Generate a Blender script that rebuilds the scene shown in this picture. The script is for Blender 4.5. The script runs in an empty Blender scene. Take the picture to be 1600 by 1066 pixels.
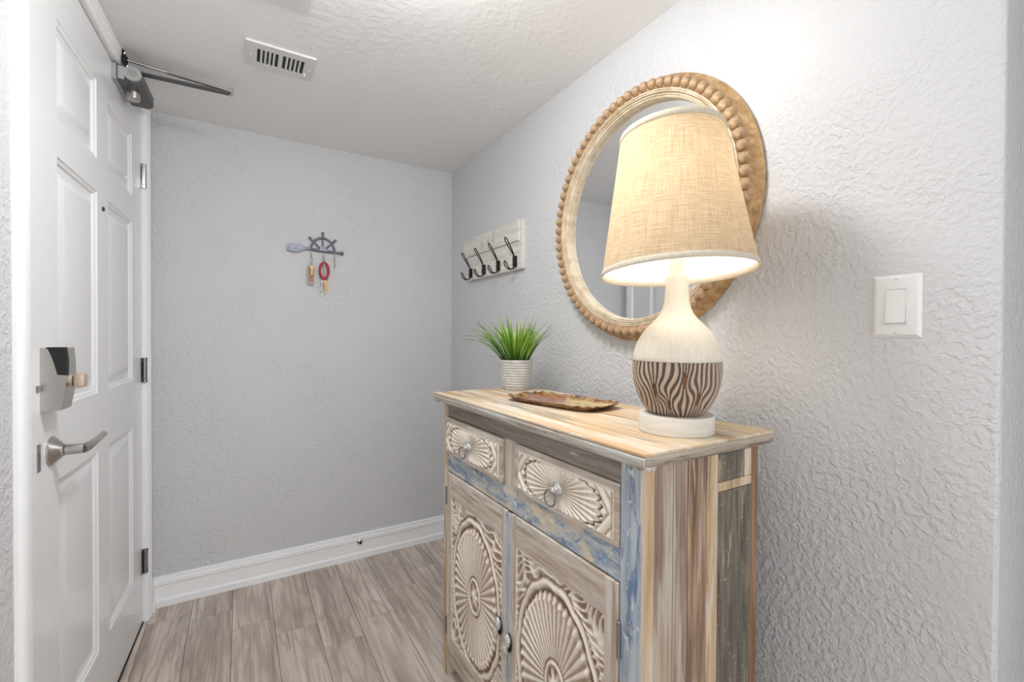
import bpy, bmesh, math, random
import numpy as np
from mathutils import Vector, Matrix
from math import sin, cos, pi, radians, sqrt, atan2
random.seed(7)
S = bpy.context.scene
COL = S.collection

# ------------------------------------------------------------------ camera
cam = bpy.data.cameras.new('camera'); camo = bpy.data.objects.new('camera', cam); COL.objects.link(camo)
cam.sensor_width = 36.0; cam.lens = 36.0 * 700.9 / 1600.0; cam.clip_start = 0.02
yaw, pit, rol = radians(31.211), radians(0.624), radians(0.304)
fw = Vector((sin(yaw)*cos(pit), cos(yaw)*cos(pit), -sin(pit)))
r0 = Vector((cos(yaw), -sin(yaw), 0)); u0 = r0.cross(fw)
rr = cos(rol)*r0 + sin(rol)*u0; uu = -sin(rol)*r0 + cos(rol)*u0
M = Matrix((rr, uu, -fw)).transposed().to_4x4(); M.translation = Vector((0, 0, 1.19))
camo.matrix_world = M
S.camera = camo

# ------------------------------------------------------------------ world, exposure
w = bpy.data.worlds.new('world'); S.world = w; w.use_nodes = True
w.node_tree.nodes['Background'].inputs[0].default_value = (0.95, 0.97, 1.0, 1)
w.node_tree.nodes['Background'].inputs[1].default_value = 0.45
S.view_settings.view_transform = 'Standard'; S.view_settings.look = 'None'
S.view_settings.gamma = 1.0; S.view_settings.use_curve_mapping = False
S.view_settings.exposure = 2.28
FILL_LIGHT = 13.0  # strength of the dome added above the entry as fill
BULB = 5.8

# ------------------------------------------------------------------ helpers: geometry
def add(*gs):
    V, F = [], []
    for v, f in gs:
        o = len(V); V += [tuple(p) for p in v]; F += [tuple(i+o for i in q) for q in f]
    return V, F

def box(x0, x1, y0, y1, z0, z1, b=0.0, seg=1):
    if b <= 0:
        V = [(x0,y0,z0),(x1,y0,z0),(x1,y1,z0),(x0,y1,z0),(x0,y0,z1),(x1,y0,z1),(x1,y1,z1),(x0,y1,z1)]
        return V, [(3,2,1,0),(4,5,6,7),(0,1,5,4),(1,2,6,5),(2,3,7,6),(3,0,4,7)]
    bm = bmesh.new(); bmesh.ops.create_cube(bm, size=1)
    for v in bm.verts:
        v.co = Vector((x0+(v.co.x+.5)*(x1-x0), y0+(v.co.y+.5)*(y1-y0), z0+(v.co.z+.5)*(z1-z0)))
    bmesh.ops.bevel(bm, geom=bm.edges[:], offset=b, segments=seg, affect='EDGES', profile=.5)
    return frombm(bm)

def frombm(bm):
    bm.verts.index_update()
    V = [tuple(v.co) for v in bm.verts]; F = [tuple(v.index for v in f.verts) for f in bm.faces]
    bm.free(); return V, F

def frame_for(d):
    d = Vector(d).normalized()
    a = Vector((0,0,1)) if abs(d.z) < .9 else Vector((1,0,0))
    x = a.cross(d).normalized(); return x, d.cross(x), d

def cone(p0, p1, ra, rb, n=20, cap=True):
    p0, p1 = Vector(p0), Vector(p1); x, y, d = frame_for(p1-p0); V = []
    for p, rad in ((p0, ra), (p1, rb)):
        for i in range(n):
            a = 2*pi*i/n; V.append(p + rad*(cos(a)*x + sin(a)*y))
    F = [(i, (i+1) % n, n+(i+1) % n, n+i) for i in range(n)]
    if cap: F += [tuple(range(n-1, -1, -1)), tuple(range(n, 2*n))]
    return V, F

def tube(path, rad, n=8, closed=False, flat=None):
    P = [Vector(p) for p in path]; m = len(P); V, F = [], []; px = None
    R = rad if hasattr(rad, '__len__') else [rad]*m
    for i, p in enumerate(P):
        d = (P[(i+1) % m]-P[i-1]) if (closed or 0 < i < m-1) else (P[1]-P[0] if i == 0 else P[-1]-P[-2])
        d.normalize()
        if px is None: px, _, _ = frame_for(d)
        px = (px - d*px.dot(d)).normalized(); py = d.cross(px)
        for k in range(n):
            a = 2*pi*k/n; V.append(p + R[i]*(cos(a)*px + sin(a)*py*(flat or 1)))
    for i in range(m if closed else m-1):
        j = (i+1) % m
        for k in range(n):
            F.append((i*n+k, i*n+(k+1) % n, j*n+(k+1) % n, j*n+k))
    if not closed: F += [tuple(range(n-1, -1, -1)), tuple(range((m-1)*n, m*n))]
    return V, F

def lathe(prof, n=48, c=(0,0), closed=False, captop=False, capbot=False):
    V, F = [], []; m = len(prof)
    for rad, z in prof:
        for k in range(n):
            a = 2*pi*k/n; V.append((c[0]+rad*cos(a), c[1]+rad*sin(a), z))
    for i in range(m if closed else m-1):
        j = (i+1) % m
        for k in range(n):
            F.append((i*n+k, i*n+(k+1) % n, j*n+(k+1) % n, j*n+k))
    if capbot: F.append(tuple(range(n-1, -1, -1)))
    if captop: F.append(tuple(range((m-1)*n, m*n)))
    return V, F

def sphere(c, rx, ry=None, rz=None, nu=14, nv=8):
    ry = ry or rx; rz = rz or rx; V, F = [], []
    for i in range(1, nv):
        t = pi*i/nv
        for k in range(nu):
            a = 2*pi*k/nu; V.append((c[0]+rx*sin(t)*cos(a), c[1]+ry*sin(t)*sin(a), c[2]+rz*cos(t)))
    b = len(V); V += [(c[0], c[1], c[2]+rz), (c[0], c[1], c[2]-rz)]
    for i in range(nv-2):
        for k in range(nu):
            F.append((i*nu+k, (i+1)*nu+k, (i+1)*nu+(k+1) % nu, i*nu+(k+1) % nu))
    for k in range(nu):
        F.append((b, k, (k+1) % nu)); F.append((b+1, (nv-2)*nu+(k+1) % nu, (nv-2)*nu+k))
    return V, F

def prism(poly, a0, a1, axis='x'):
    """2-D polygon extruded along an axis; poly coords are the two other axes in order"""
    def P(u, v, a): return (a, u, v) if axis == 'x' else ((u, a, v) if axis == 'y' else (u, v, a))
    n = len(poly); V = [P(u, v, a0) for u, v in poly] + [P(u, v, a1) for u, v in poly]
    F = [(i, (i+1) % n, n+(i+1) % n, n+i) for i in range(n)] + [tuple(range(n-1, -1, -1)), tuple(range(n, 2*n))]
    return V, F

# ------------------------------------------------------------------ helpers: objects
MW = {}
def put(name, g, mat, parent=None, local=False, smooth=None, kind=None, label=None, origin=None):
    """g is built in world coordinates unless local is set (then in the parent's frame)"""
    V, F = g
    me = bpy.data.meshes.new(name); m = MW[parent.name] if parent else Matrix()
    if origin is not None and parent is None: m = Matrix.Translation(origin)
    if not local:
        im = m.inverted(); V = [im @ Vector(v) for v in V]
    me.from_pydata([tuple(v) for v in V], [], F); me.validate()
    bm = bmesh.new(); bm.from_mesh(me); bmesh.ops.recalc_face_normals(bm, faces=bm.faces[:]); bm.to_mesh(me); bm.free()
    if smooth is not None:
        me.polygons.foreach_set('use_smooth', [True]*len(me.polygons))
        if smooth < 180: me.set_sharp_from_angle(angle=radians(smooth))
    if mat: me.materials.append(mat)
    o = bpy.data.objects.new(name, me); COL.objects.link(o)
    if parent: o.parent = parent
    else: o.matrix_world = m
    MW[o.name] = m
    if kind: o['kind'] = kind
    if label: o['label'] = label
    return o

def thing(name, label, cat, loc, rz=0.0, group=None):
    o = bpy.data.objects.new(name, None); COL.objects.link(o); o.empty_display_size = .05
    o.location = loc; o.rotation_euler = (0, 0, rz)
    MW[o.name] = Matrix.Translation(loc) @ Matrix.Rotation(rz, 4, 'Z')
    o['label'] = label; o['category'] = cat
    if group: o['group'] = group
    return o

def copy_at(src, parent, loc, rot=None):
    c = src.copy(); COL.objects.link(c); c.parent = parent; c.location = loc
    if rot: c.rotation_euler = rot
    return c

def struct(o, label, cat=None):
    o['kind'] = 'structure'; o['label'] = label
    if cat: o['category'] = cat
    return o

# ------------------------------------------------------------------ helpers: materials
def lin(r, g, b):
    f = lambda c: (c/255/12.92) if c/255 <= .04045 else ((c/255+.055)/1.055)**2.4
    return (f(r), f(g), f(b), 1)

class NT:
    def __init__(s, name):
        s.m = bpy.data.materials.new(name); s.m.use_nodes = True; s.t = s.m.node_tree; s.n = s.t.nodes; s.b = s.n['Principled BSDF']
    def new(s, ty, **kw):
        n = s.n.new(ty)
        for k, v in kw.items(): setattr(n, k, v)
        return n
    def link(s, a, b): s.t.links.new(a, b)
    def coord(s, scale=(1,1,1), kind='Object', rnd=False, loc=(0,0,0), rot=(0,0,0)):
        tc = s.new('ShaderNodeTexCoord'); mp = s.new('ShaderNodeMapping'); mp.inputs['Scale'].default_value = scale
        mp.inputs['Location'].default_value = loc; mp.inputs['Rotation'].default_value = rot
        src = tc.outputs[kind]
        if rnd:
            oi = s.new('ShaderNodeObjectInfo'); ml = s.new('ShaderNodeMath', operation='MULTIPLY'); ml.inputs[1].default_value = 37.0
            s.link(oi.outputs['Random'], ml.inputs[0]); va = s.new('ShaderNodeVectorMath', operation='ADD')
            s.link(src, va.inputs[0]); s.link(ml.outputs[0], va.inputs[1]); src = va.outputs[0]
        s.link(src, mp.inputs['Vector']); return mp.outputs[0]
    def noise(s, vec, scale, detail=4, rough=.55, dist=0.0):
        n = s.new('ShaderNodeTexNoise'); n.inputs['Scale'].default_value = scale; n.inputs['Detail'].default_value = detail
        n.inputs['Roughness'].default_value = rough; n.inputs['Distortion'].default_value = dist
        s.link(vec, n.inputs['Vector']); return n.outputs['Fac']
    def ramp(s, fac, stops, interp='LINEAR'):
        n = s.new('ShaderNodeValToRGB'); n.color_ramp.interpolation = interp
        e = n.color_ramp.elements
        while len(e) < len(stops): e.new(.5)
        for k, (p, c) in enumerate(stops):
            e[k].position = p; e[k].color = c if hasattr(c, '__len__') else (c, c, c, 1)
        s.link(fac, n.inputs[0]); return n.outputs[0]
    def mix(s, fac, a, b, mode='MIX'):
        n = s.new('ShaderNodeMix', data_type='RGBA', blend_type=mode)
        for sock, v in ((n.inputs[0], fac), (n.inputs[6], a), (n.inputs[7], b)):
            if hasattr(v, 'is_output') or isinstance(v, bpy.types.NodeSocket): s.link(v, sock)
            else: sock.default_value = v
        return n.outputs[2]
    def math(s, op, a, b=None):
        n = s.new('ShaderNodeMath', operation=op)
        for k, v in enumerate((a, b)):
            if v is None: continue
            if isinstance(v, bpy.types.NodeSocket): s.link(v, n.inputs[k])
            else: n.inputs[k].default_value = v
        return n.outputs[0]
    def bump(s, h, dist, strength=1.0):
        n = s.new('ShaderNodeBump'); n.inputs['Distance'].default_value = dist; n.inputs['Strength'].default_value = strength
        s.link(h, n.inputs['Height']); s.link(n.outputs[0], s.b.inputs['Normal'])
    def col(s, v):
        if isinstance(v, bpy.types.NodeSocket): s.link(v, s.b.inputs['Base Color'])
        else: s.b.inputs['Base Color'].default_value = v
    def rough(s, v): s.b.inputs['Roughness'].default_value = v

def plain(name, c, rough=.5, metal=0.0, var=0.06, scale=30):
    t = NT(name); v = t.coord()
    k = t.noise(v, scale, 3)
    t.col(t.mix(t.ramp(k, [(.3, 0.0), (.7, 1.0)]), tuple(x*(1-var) for x in c[:3])+(1,), tuple(min(1, x*(1+var)) for x in c[:3])+(1,)))
    t.rough(rough); t.b.inputs['Metallic'].default_value = metal
    return t.m

def wallpaint(name, c, scale=78, depth=.0020, rough=.62, sharp=(.40, .66)):
    t = NT(name); v = t.coord()
    a = t.noise(v, scale, 2, .5, .35)
    b = t.ramp(a, [(sharp[0], 0.0), (sharp[1], 1.0)])
    f = t.noise(v, scale*5, 2, .5)
    big = t.noise(v, 5, 2)
    amt = t.ramp(big, [(.3, .35), (.65, 1.0)])
    h = t.math('ADD', t.math('MULTIPLY', b, amt), t.math('MULTIPLY', f, .18))
    t.bump(h, depth); t.col(c); t.rough(rough); t.b.inputs['Specular IOR Level'].default_value = .35
    return t.m

def wood(name, base, axis='y', cross=38.0, along=1.6, over=(), grain=.35, bump=.0008, rough=.65, rnd=False, seed=0.0):
    """weathered painted wood: streaks along an axis, then paint layers (colour, cross scale, along scale, lo, hi, amount)"""
    t = NT(name)
    def sc(cr, al): return tuple(al if ax == axis else cr for ax in 'xyz')
    v = t.coord(sc(cross, along), rnd=rnd, loc=(seed, seed*1.7, seed*.6))
    f = t.noise(v, 1.0, 6, .62, .6)
    c = t.ramp(f, base)
    for k, (colr, cr, al, lo, hi, am) in enumerate(over):
        vv = t.coord(sc(cr, al), rnd=rnd, loc=(seed+3.1*k+1, 2.3*k+seed, 7.7*k))
        nz = t.noise(vv, 1.0, 5, .65, .4)
        c = t.mix(t.ramp(nz, [(lo, 0.0), (hi, am)]), c, colr)
    g = t.noise(t.coord(sc(cross*5, along*3.0), rnd=rnd, loc=(seed, 0, 0)), 1.0, 4, .6)
    c = t.mix(grain, c, t.ramp(g, [(.3, .55), (.62, 1.0)]), 'MULTIPLY')
    t.col(c); t.rough(rough)
    t.bump(t.math('ADD', f, t.math('MULTIPLY', g, .6)), bump)
    return t.m

# ------------------------------------------------------------------ materials
m_wall = wallpaint('wall_paint', (.63, .63, .635, 1))
m_ceil = wallpaint('ceiling_paint', (.86, .855, .845, 1), scale=40, depth=.0007, rough=.8)
m_trim = plain('trim_white', (.92, .92, .925, 1), .28, var=.01)
m_door = plain('door_white', (.84, .84, .845, 1), .22, var=.01)
m_grout = plain('grout', lin(156, 144, 134), .8)
m_dark = plain('gap_shade', (.02, .02, .02, 1), .6)  # near-black colour standing in for shade in narrow openings
m_nickel = plain('satin_nickel', (.52, .50, .47, 1), .32, 1.0, .03)
m_chrome = plain('polished_chrome', (.75, .75, .77, 1), .12, 1.0, .02)
m_steel = plain('dark_steel', (.30, .30, .30, 1), .38, 1.0, .05)
m_closer = plain('closer_grey_enamel', (.085, .085, .085, 1), .42, 0.2)
m_silver = plain('silver_enamel', (.42, .42, .42, 1), .45, .3)
m_blackpl = plain('black_plastic', (.006, .006, .007, 1), .6)
m_iron = plain('black_iron', (.012, .011, .011, 1), .5, .4)
m_white = plain('white_plastic', (.80, .79, .77, 1), .3, var=.01)
m_pewter = plain('pewter', lin(112, 114, 124), .42, .75, .35, 60)
m_beige = plain('thumb_turn_beige', lin(190, 172, 155), .35, .3)

def plank_mat():
    t = NT('floor_plank_wood')
    v = t.coord((13, 2.0, 1), rnd=True)
    warp = t.noise(v, .55, 3, .5, .3)
    ring = t.math('SINE', t.math('MULTIPLY', warp, 60.0))
    a = t.ramp(ring, [(.0, 0.0), (.9, 1.0)])
    st = t.noise(t.coord((70, 2.2, 1), rnd=True), 1.0, 5, .65)
    big = t.noise(t.coord((9, 1.1, 1), rnd=True), 1.0, 4, .6, .5)
    c = t.ramp(big, [(.30, lin(170, 156, 144)), (.47, lin(206, 192, 180)), (.66, lin(224, 211, 200))])
    c = t.mix(t.math('MULTIPLY', a, .34), c, lin(150, 134, 122))
    c = t.mix(t.ramp(st, [(.36, .6), (.52, 0.0)]), c, lin(146, 130, 118))
    oi = t.new('ShaderNodeObjectInfo')
    c = t.mix(.8, c, t.ramp(oi.outputs['Random'], [(0, .84), (1, 1.02)]), 'MULTIPLY')
    t.col(c); t.rough(.42); t.bump(t.math('ADD', st, ring), .0003)
    return t.m
m_plank = plank_mat()

# ------------------------------------------------------------------ the room shell
CEIL = 2.15; YB = 2.47; XR = 1.075; YC = 0.214
A = radians(2.06); RZ = -A                      # the left wall runs 2 degrees off the right wall
TV = Vector((sin(A), cos(A), 0)); NV = Vector((cos(A), -sin(A), 0))
def LP(s, p, z): return TV*s - NV*(.43-p) + Vector((0, 0, z))      # along the wall, out from the door face, up
ML = Matrix.Translation(LP(0, 0, 0)) @ Matrix.Rotation(RZ, 4, 'Z')   # local: x = out of the wall, y = along it
def left(g): return [ML @ Vector(v) for v in g[0]], g[1]

fl = struct(put('floor', box(-.75, 2.6, -1.4, YB+.12, -.06, -.004), m_grout), 'grey-brown wood-look plank floor')
struct(put('ceiling', box(-.75, 2.6, -1.4, YB+.12, CEIL, CEIL+.1), m_ceil), 'white textured ceiling')
struct(put('wall_back', box(-.75, XR+.12, YB, YB+.12, -.02, CEIL), m_wall), 'pale grey textured wall at the end of the entry')
def wall_right():
    b = .006
    poly = [(XR, YB), (XR, YC+b), (XR+b*.3, YC+b*.3), (XR+b, YC), (2.6, YC), (2.6, YC+.12), (XR+.12, YC+.12), (XR+.12, YB)]
    return prism(poly, -.02, CEIL, 'z')
struct(put('wall_right', wall_right(), m_wall), 'pale grey textured wall behind the mirror, ending in an outside corner')
struct(put('wall_blocker', add(box(1.12, 2.6, -.62, -.50, -.02, CEIL), box(2.48, 2.6, -.50, YC, -.02, CEIL)), m_wall), 'added unseen grey wall that shades the outside corner')  # out-of-view walls added to keep world light off the outside corner
S0, S1, DZ = 1.284, 2.345, 2.09      # door opening
struct(put('wall_left', left(add(box(-.14, .010, -1.4, S0-.03, -.02, CEIL), box(-.14, .010, S1+.03, 2.60, -.02, CEIL),
      box(-.14, .010, S0-.03, S1+.03, DZ+.03, CEIL), box(-.16, -.075, S0-.1, S1+.1, -.02, CEIL))), m_wall), 'pale grey textured wall around the entry door')

# planks, each one a part of the floor
ends = {-2: 2.33, -1: 2.27, 0: 2.118, 1: 1.99, 2: 1.816, 3: 1.915, 4: 2.072, 5: 2.20, 6: 2.05, 7: 1.9}
PL = .915
for k in range(-3, 8):
    x0 = -.03 + .15*k; x1 = x0 + .15
    if x0 > XR: continue
    e = ends.get(k-0, 2.0); cuts = [YB]
    y = e
    while y > -1.4: cuts.append(y); y -= PL
    cuts.append(-1.4)
    xa, xb = x0+.0010, min(x1, XR)-.0010
    for a_, b_ in zip(cuts[:-1], cuts[1:]):
        put('plank', box(xa, xb, b_+.0010, a_-.0010, -.005, 0, .0008), m_plank, fl)

# baseboards
def bb_profile():   # (out, up)
    return [(0, 0), (.021, 0), (.021, .027), (.017, .032), (.012, .034), (.012, .090), (.017, .094), (.0165, .110), (.0115, .113), (.0105, .117), (.0125, .120), (.0115, .127), (.006, .130), (0, .130)]
def run_profile(prof, f0, f1):
    n = len(prof); V = [f0(o, u) for o, u in prof] + [f1(o, u) for o, u in prof]
    return V, [(i, (i+1) % n, n+(i+1) % n, n+i) for i in range(n)] + [tuple(range(n)), tuple(range(2*n-1, n-1, -1))]
bbp = bb_profile()
xl = LP(2.47, .010, 0).x
struct(put('baseboard_back', run_profile(bbp, lambda o, u: (xl-.01, YB-o, u), lambda o, u: (XR, YB-o, u)), m_trim, smooth=30), 'white moulded baseboard along the end wall')
struct(put('baseboard_right', run_profile(bbp, lambda o, u: (XR-o, YB, u), lambda o, u: (XR-o, YC, u)), m_trim, smooth=30), 'white moulded baseboard along the right wall')
struct(put('baseboard_left', left(run_profile(bbp, lambda o, u: (.010+o, 2.40, u), lambda o, u: (.010+o, 2.50, u))), m_trim, smooth=30), 'short white baseboard beside the door casing')
struct(put('baseboard_left', left(run_profile(bbp, lambda o, u: (.010+o, -1.4, u), lambda o, u: (.010+o, S0-.063, u))), m_trim, smooth=30), 'white baseboard on the near side of the entry door')

# casing: three pieces
def casing_prof(w_, inner_sign=1):   # across the width, out of the door plane
    return [(0, -.04), (0, .013), (.004, .018), (.012, .018), (.014, .021), (.030, .021), (.033, .024), (w_-.012, .024), (w_-.004, .020), (w_, .016), (w_, -.04)]
cp = casing_prof(.060)
struct(put('trim_1', left(prism([(o, S0-c) for c, o in cp], 0, DZ+.06, 'z')), m_trim, smooth=30), 'white door casing on the latch side')
struct(put('trim_2', left(prism([(o, S1+c) for c, o in cp], 0, DZ+.06, 'z')), m_trim, smooth=30), 'white door casing on the hinge side')
struct(put('trim_3', left(prism([(o, DZ+c) for c, o in cp], S0, S1, 'y')), m_trim, smooth=30), 'white door casing above the door')
struct(put('door_gap_shade', left(box(-.06, .004, S0, S1, -.003, .004)), m_dark), 'near-black strip painted as the shade in the gap under the door')  # dark box standing in for the shaded gap below the door

# ------------------------------------------------------------------ the entry door
d0, d1 = S0+.002, S1-.003
sc_ = [d0, 1.481, 1.781, 1.888, 2.196, d1]; zc = [.006, .228, .836, 1.013, 1.617, 1.715, 1.95, DZ-.004]
def door_slab():
    V, F = [], []
    for j in range(len(zc)):
        for i in range(len(sc_)): V.append((0, sc_[i], zc[j]))
    n = len(sc_)
    for j in range(len(zc)-1):
        for i in range(n-1):
            if i in (1, 3) and j in (1, 3, 5): continue
            F.append((j*n+i, j*n+i+1, (j+1)*n+i+1, (j+1)*n+i))
    bx = box(-.045, -.0125, d0, d1, zc[0], zc[-1])
    rim = [(-.0125, d0, zc[0]), (-.0125, d1, zc[0]), (-.0125, d1, zc[-1]), (-.0125, d0, zc[-1]), (0, d0, zc[0]), (0, d1, zc[0]), (0, d1, zc[-1]), (0, d0, zc[-1])]
    rf = [(0,1,5,4), (1,2,6,5), (2,3,7,6), (3,0,4,7)]
    return add((V, F), bx, (rim, rf))
door = put('door_1', left(door_slab()), m_door, smooth=20)
struct(door, 'white six-panel entry door', )
def door_panel(a, b, c, d):
    rings = [(0, 0), (.003, -.0035), (.010, -.006), (.013, -.0105), (.024, -.0115), (.030, -.010), (.052, -.003), (.056, -.0025)]
    V, F = [], []
    for o, h in rings: V += [(h, a+o, c+o), (h, b-o, c+o), (h, b-o, d-o), (h, a+o, d-o)]
    for i in range(len(rings)-1):
        for k in range(4): F.append((4*i+k, 4*i+(k+1) % 4, 4*i+4+(k+1) % 4, 4*i+4+k))
    e = 4*(len(rings)-1); F.append((e, e+1, e+2, e+3)); return V, F
for i in (1, 3):
    for j in (1, 3, 5):
        put('door_panel', left(door_panel(sc_[i], sc_[i+1], zc[j], zc[j+1])), m_door, door, smooth=12)
put('peephole', left(cone((-.002, 1.835, 1.577), (.004, 1.835, 1.577), .007, .006, 16)), m_blackpl, door, label='small dark peephole')
for z, mt, lb in ((1.836, m_chrome, 'bright chrome hinge'), (1.043, m_steel, 'grey steel hinge'), (.255, m_steel, 'dark steel hinge')):
    h = put('hinge', left(add(cone((.010, S1-.002, z-.036), (.010, S1-.002, z+.036), .0085, .0085, 16), cone((.010, S1-.002, z-.050), (.010, S1-.002, z-.038), .0092, .0092, 16),
        cone((.010, S1-.002, z+.038), (.010, S1-.002, z+.050), .0092, .0092, 16))), mt, door, smooth=40, label=lb)
    put('hinge_leaf', left(box(-.002, .0022, S1-.028, S1-.003, z-.048, z+.048, .0008)), mt if mt is m_chrome else m_steel, h)
# lock: a deep satin housing with a black window, thumb turn in front
def lock_side(z0, z1, pb, pt, pm, n=10):
    pts = [(0, z0), (pb, z0)]
    for k in range(1, n): 
        f = k/n; pts.append((pb+(pt-pb)*f + pm*sin(pi*f), z0+(z1-z0)*f))
    pts += [(pt, z1), (0, z1)]
    return pts
lk = put('door_lock', left(prism([(o, z) for o, z in lock_side(1.017, 1.158, .034, .040, .006)], 1.377, 1.440, 'y')), m_nickel, door, smooth=35, label='satin nickel electronic lock housing')
win = [(.010, 1.1595)]
for k in range(1, 9):
    f = k/8; win.append((.010+.019*f**.75, 1.1595-.062*f**1.15))
win += [(.0432, 1.096), (.0445, 1.115), (.0440, 1.135), (.0412, 1.1595)]
put('window_cover', left(prism(win, 1.3755, 1.392, 'y')), m_blackpl, lk, smooth=30, label='black plastic cover')
put('thumb_turn', left(add(cone((.030, 1.405, 1.082), (.052, 1.405, 1.082), .014, .014, 20), box(.050, .070, 1.392, 1.420, 1.066, 1.098, .004, 2))), m_beige, lk, smooth=40, label='pale metal thumb turn')
put('thumb_gap', left(cone((.0495, 1.405, 1.082), (.0515, 1.405, 1.082), .0155, .0155, 20)), m_blackpl, lk)
hd = put('door_handle', left(add(cone((0, 1.436, .916), (.004, 1.436, .916), .034, .034, 32), cone((.004, 1.436, .916), (.020, 1.436, .916), .033, .016, 32),
    cone((.018, 1.436, .916), (.024, 1.436, .916), .013, .013, 24))), m_nickel, door, smooth=40, label='satin nickel lever handle on a round rose')
put('lever', left(add(cone((.026, 1.436, .916), (.058, 1.436, .916), .0125, .0115, 24), tube([(.056, 1.436, .916), (.062, 1.445, .918), (.066, 1.47, .921), (.066, 1.51, .924), (.066, 1.552, .927)], [.0115, .011, .009, .008, .008], 12))), m_nickel, hd, smooth=50)
put('latch_plate', left(box(-.001, .002, 1.360, 1.374, .885, .945)), m_steel, door)
put('latch_plate', left(box(-.001, .002, 1.358, 1.370, 1.06, 1.075)), m_steel, door)

# door closer
dc = thing('door_closer', 'dark grey hydraulic door closer with folding arm above the entry door', 'door closer', LP(2.03, 0, 2.03), RZ)
def L3(s, p, z): return tuple(LP(s, p, z))
put('mounting_plate', left(box(0, .012, 1.932, 2.11, 2.03, 2.082, .001)), m_silver, dc)
put('body', left(prism([(.012, 2.032), (.064, 2.030), (.076, 2.042), (.076, 2.074), (.066, 2.084), (.012, 2.084)], 1.945, 2.135, 'y')), m_closer, dc, smooth=25)
put('end_cap', left(add(cone((.053, 1.935, 2.060), (.053, 1.946, 2.060), .024, .024, 32), box(.014, .032, 1.936, 1.946, 2.036, 2.078, .001))), m_silver, dc, smooth=40)
put('screw_slot', left(cone((.053, 1.934, 2.060), (.053, 1.936, 2.060), .011, .011, 20)), m_nickel, dc, smooth=40)
put('spring_knob', left(add(cone((.040, 2.015, 2.006), (.040, 2.015, 2.032), .019, .020, 24), cone((.040, 2.015, 2.003), (.040, 2.015, 2.006), .016, .019, 24))), m_nickel, dc, smooth=40)
put('pinion', left(cone((.045, 2.0, 2.082), (.045, 2.0, 2.100), .010, .010, 16)), m_steel, dc, smooth=40)
elb = Vector((-.028, 2.0, 2.094)); 
def bar(p0, p1, wd, th):
    p0, p1 = Vector(p0), Vector(p1); d = (p1-p0).normalized(); sd = d.cross(Vector((0,0,1))).normalized(); up = sd.cross(d)
    V = []
    for p in (p0, p1):
        for a_, b_ in ((-1,-1), (1,-1), (1,1), (-1,1)): V.append(p+sd*wd*a_/2+up*th*b_/2)
    return V, [(0,1,2,3), (7,6,5,4), (0,4,5,1), (1,5,6,2), (2,6,7,3), (3,7,4,0)]
put('main_arm', bar(L3(2.0, .045, 2.094), elb, .022, .006), m_closer, dc)
br = Vector(L3(1.974, .030, 2.118))
mid = br.lerp(elb+Vector((0,0,.012)), .34)
put('forearm', add(cone(br, mid, .0045, .0045, 12), cone(mid, br.lerp(elb+Vector((0,0,.012)), .365), .006, .006, 12), bar(br.lerp(elb+Vector((0,0,.012)), .365), elb+Vector((0,0,.010)), .016, .010)), m_nickel, dc, smooth=40)
put('elbow_pin', cone(elb+Vector((0,0,-.006)), elb+Vector((0,0,.020)), .007, .007, 16), m_nickel, dc, smooth=40)
put('frame_bracket', left(add(box(.024, .029, 1.945, 2.005, 2.098, 2.140, .002), cone((.029, 1.974, 2.112), (.029, 1.974, 2.126), .006, .006, 12))), m_iron, dc)
for s_ in (1.955, 1.995):
    put('screw', left(cone((.028, s_, 2.130 if s_ < 1.97 else 2.108), (.0305, s_, 2.130 if s_ < 1.97 else 2.108), .005, .004, 12)), m_chrome, dc)

# ------------------------------------------------------------------ ceiling vent and added fill light
vt = thing('ceiling_vent', 'white metal ceiling register with two groups of slots', 'vent', (.122, 1.772, CEIL))
vx0, vx1, vy0, vy1 = .016, .228, 1.695, 1.848; vz0, vz1 = CEIL-.007, CEIL
sx0, sx1, sy0, sy1 = .050, .194, 1.728, 1.818; mx0, mx1 = .114, .127
m_vent = plain('vent_white', (.70, .70, .69, 1), .45, var=.01)
put('plate', add(box(vx0, sx0, vy0, vy1, vz0, vz1), box(sx1, vx1, vy0, vy1, vz0, vz1), box(sx0, sx1, vy0, sy0, vz0, vz1), box(sx0, sx1, sy1, vy1, vz0, vz1), box(mx0, mx1, sy0, sy1, vz0, vz1)), m_vent, vt)
put('duct_shade', box(sx0, sx1, sy0, sy1, CEIL-.001, CEIL), m_dark, vt)  # flat black sheet on the ceiling, painted as the darkness behind the slots
for a_, b_ in ((sx0, mx0), (mx1, sx1)):
    st = (b_-a_)/5
    for k in range(1, 5):
        x = a_+st*k; put('slat', box(x-.0032, x+.0032, sy0, sy1, vz0+.0005, vz1-.001), m_vent, vt)
for x in (.030, .214): put('screw', sphere((x, 1.775, vz0), .004, .004, .0018, 10, 6), m_white, vt, smooth=180)
put('damper_lever', box(.198, .203, 1.80, 1.815, vz0-.010, vz0, .001), m_white, vt)

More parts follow.
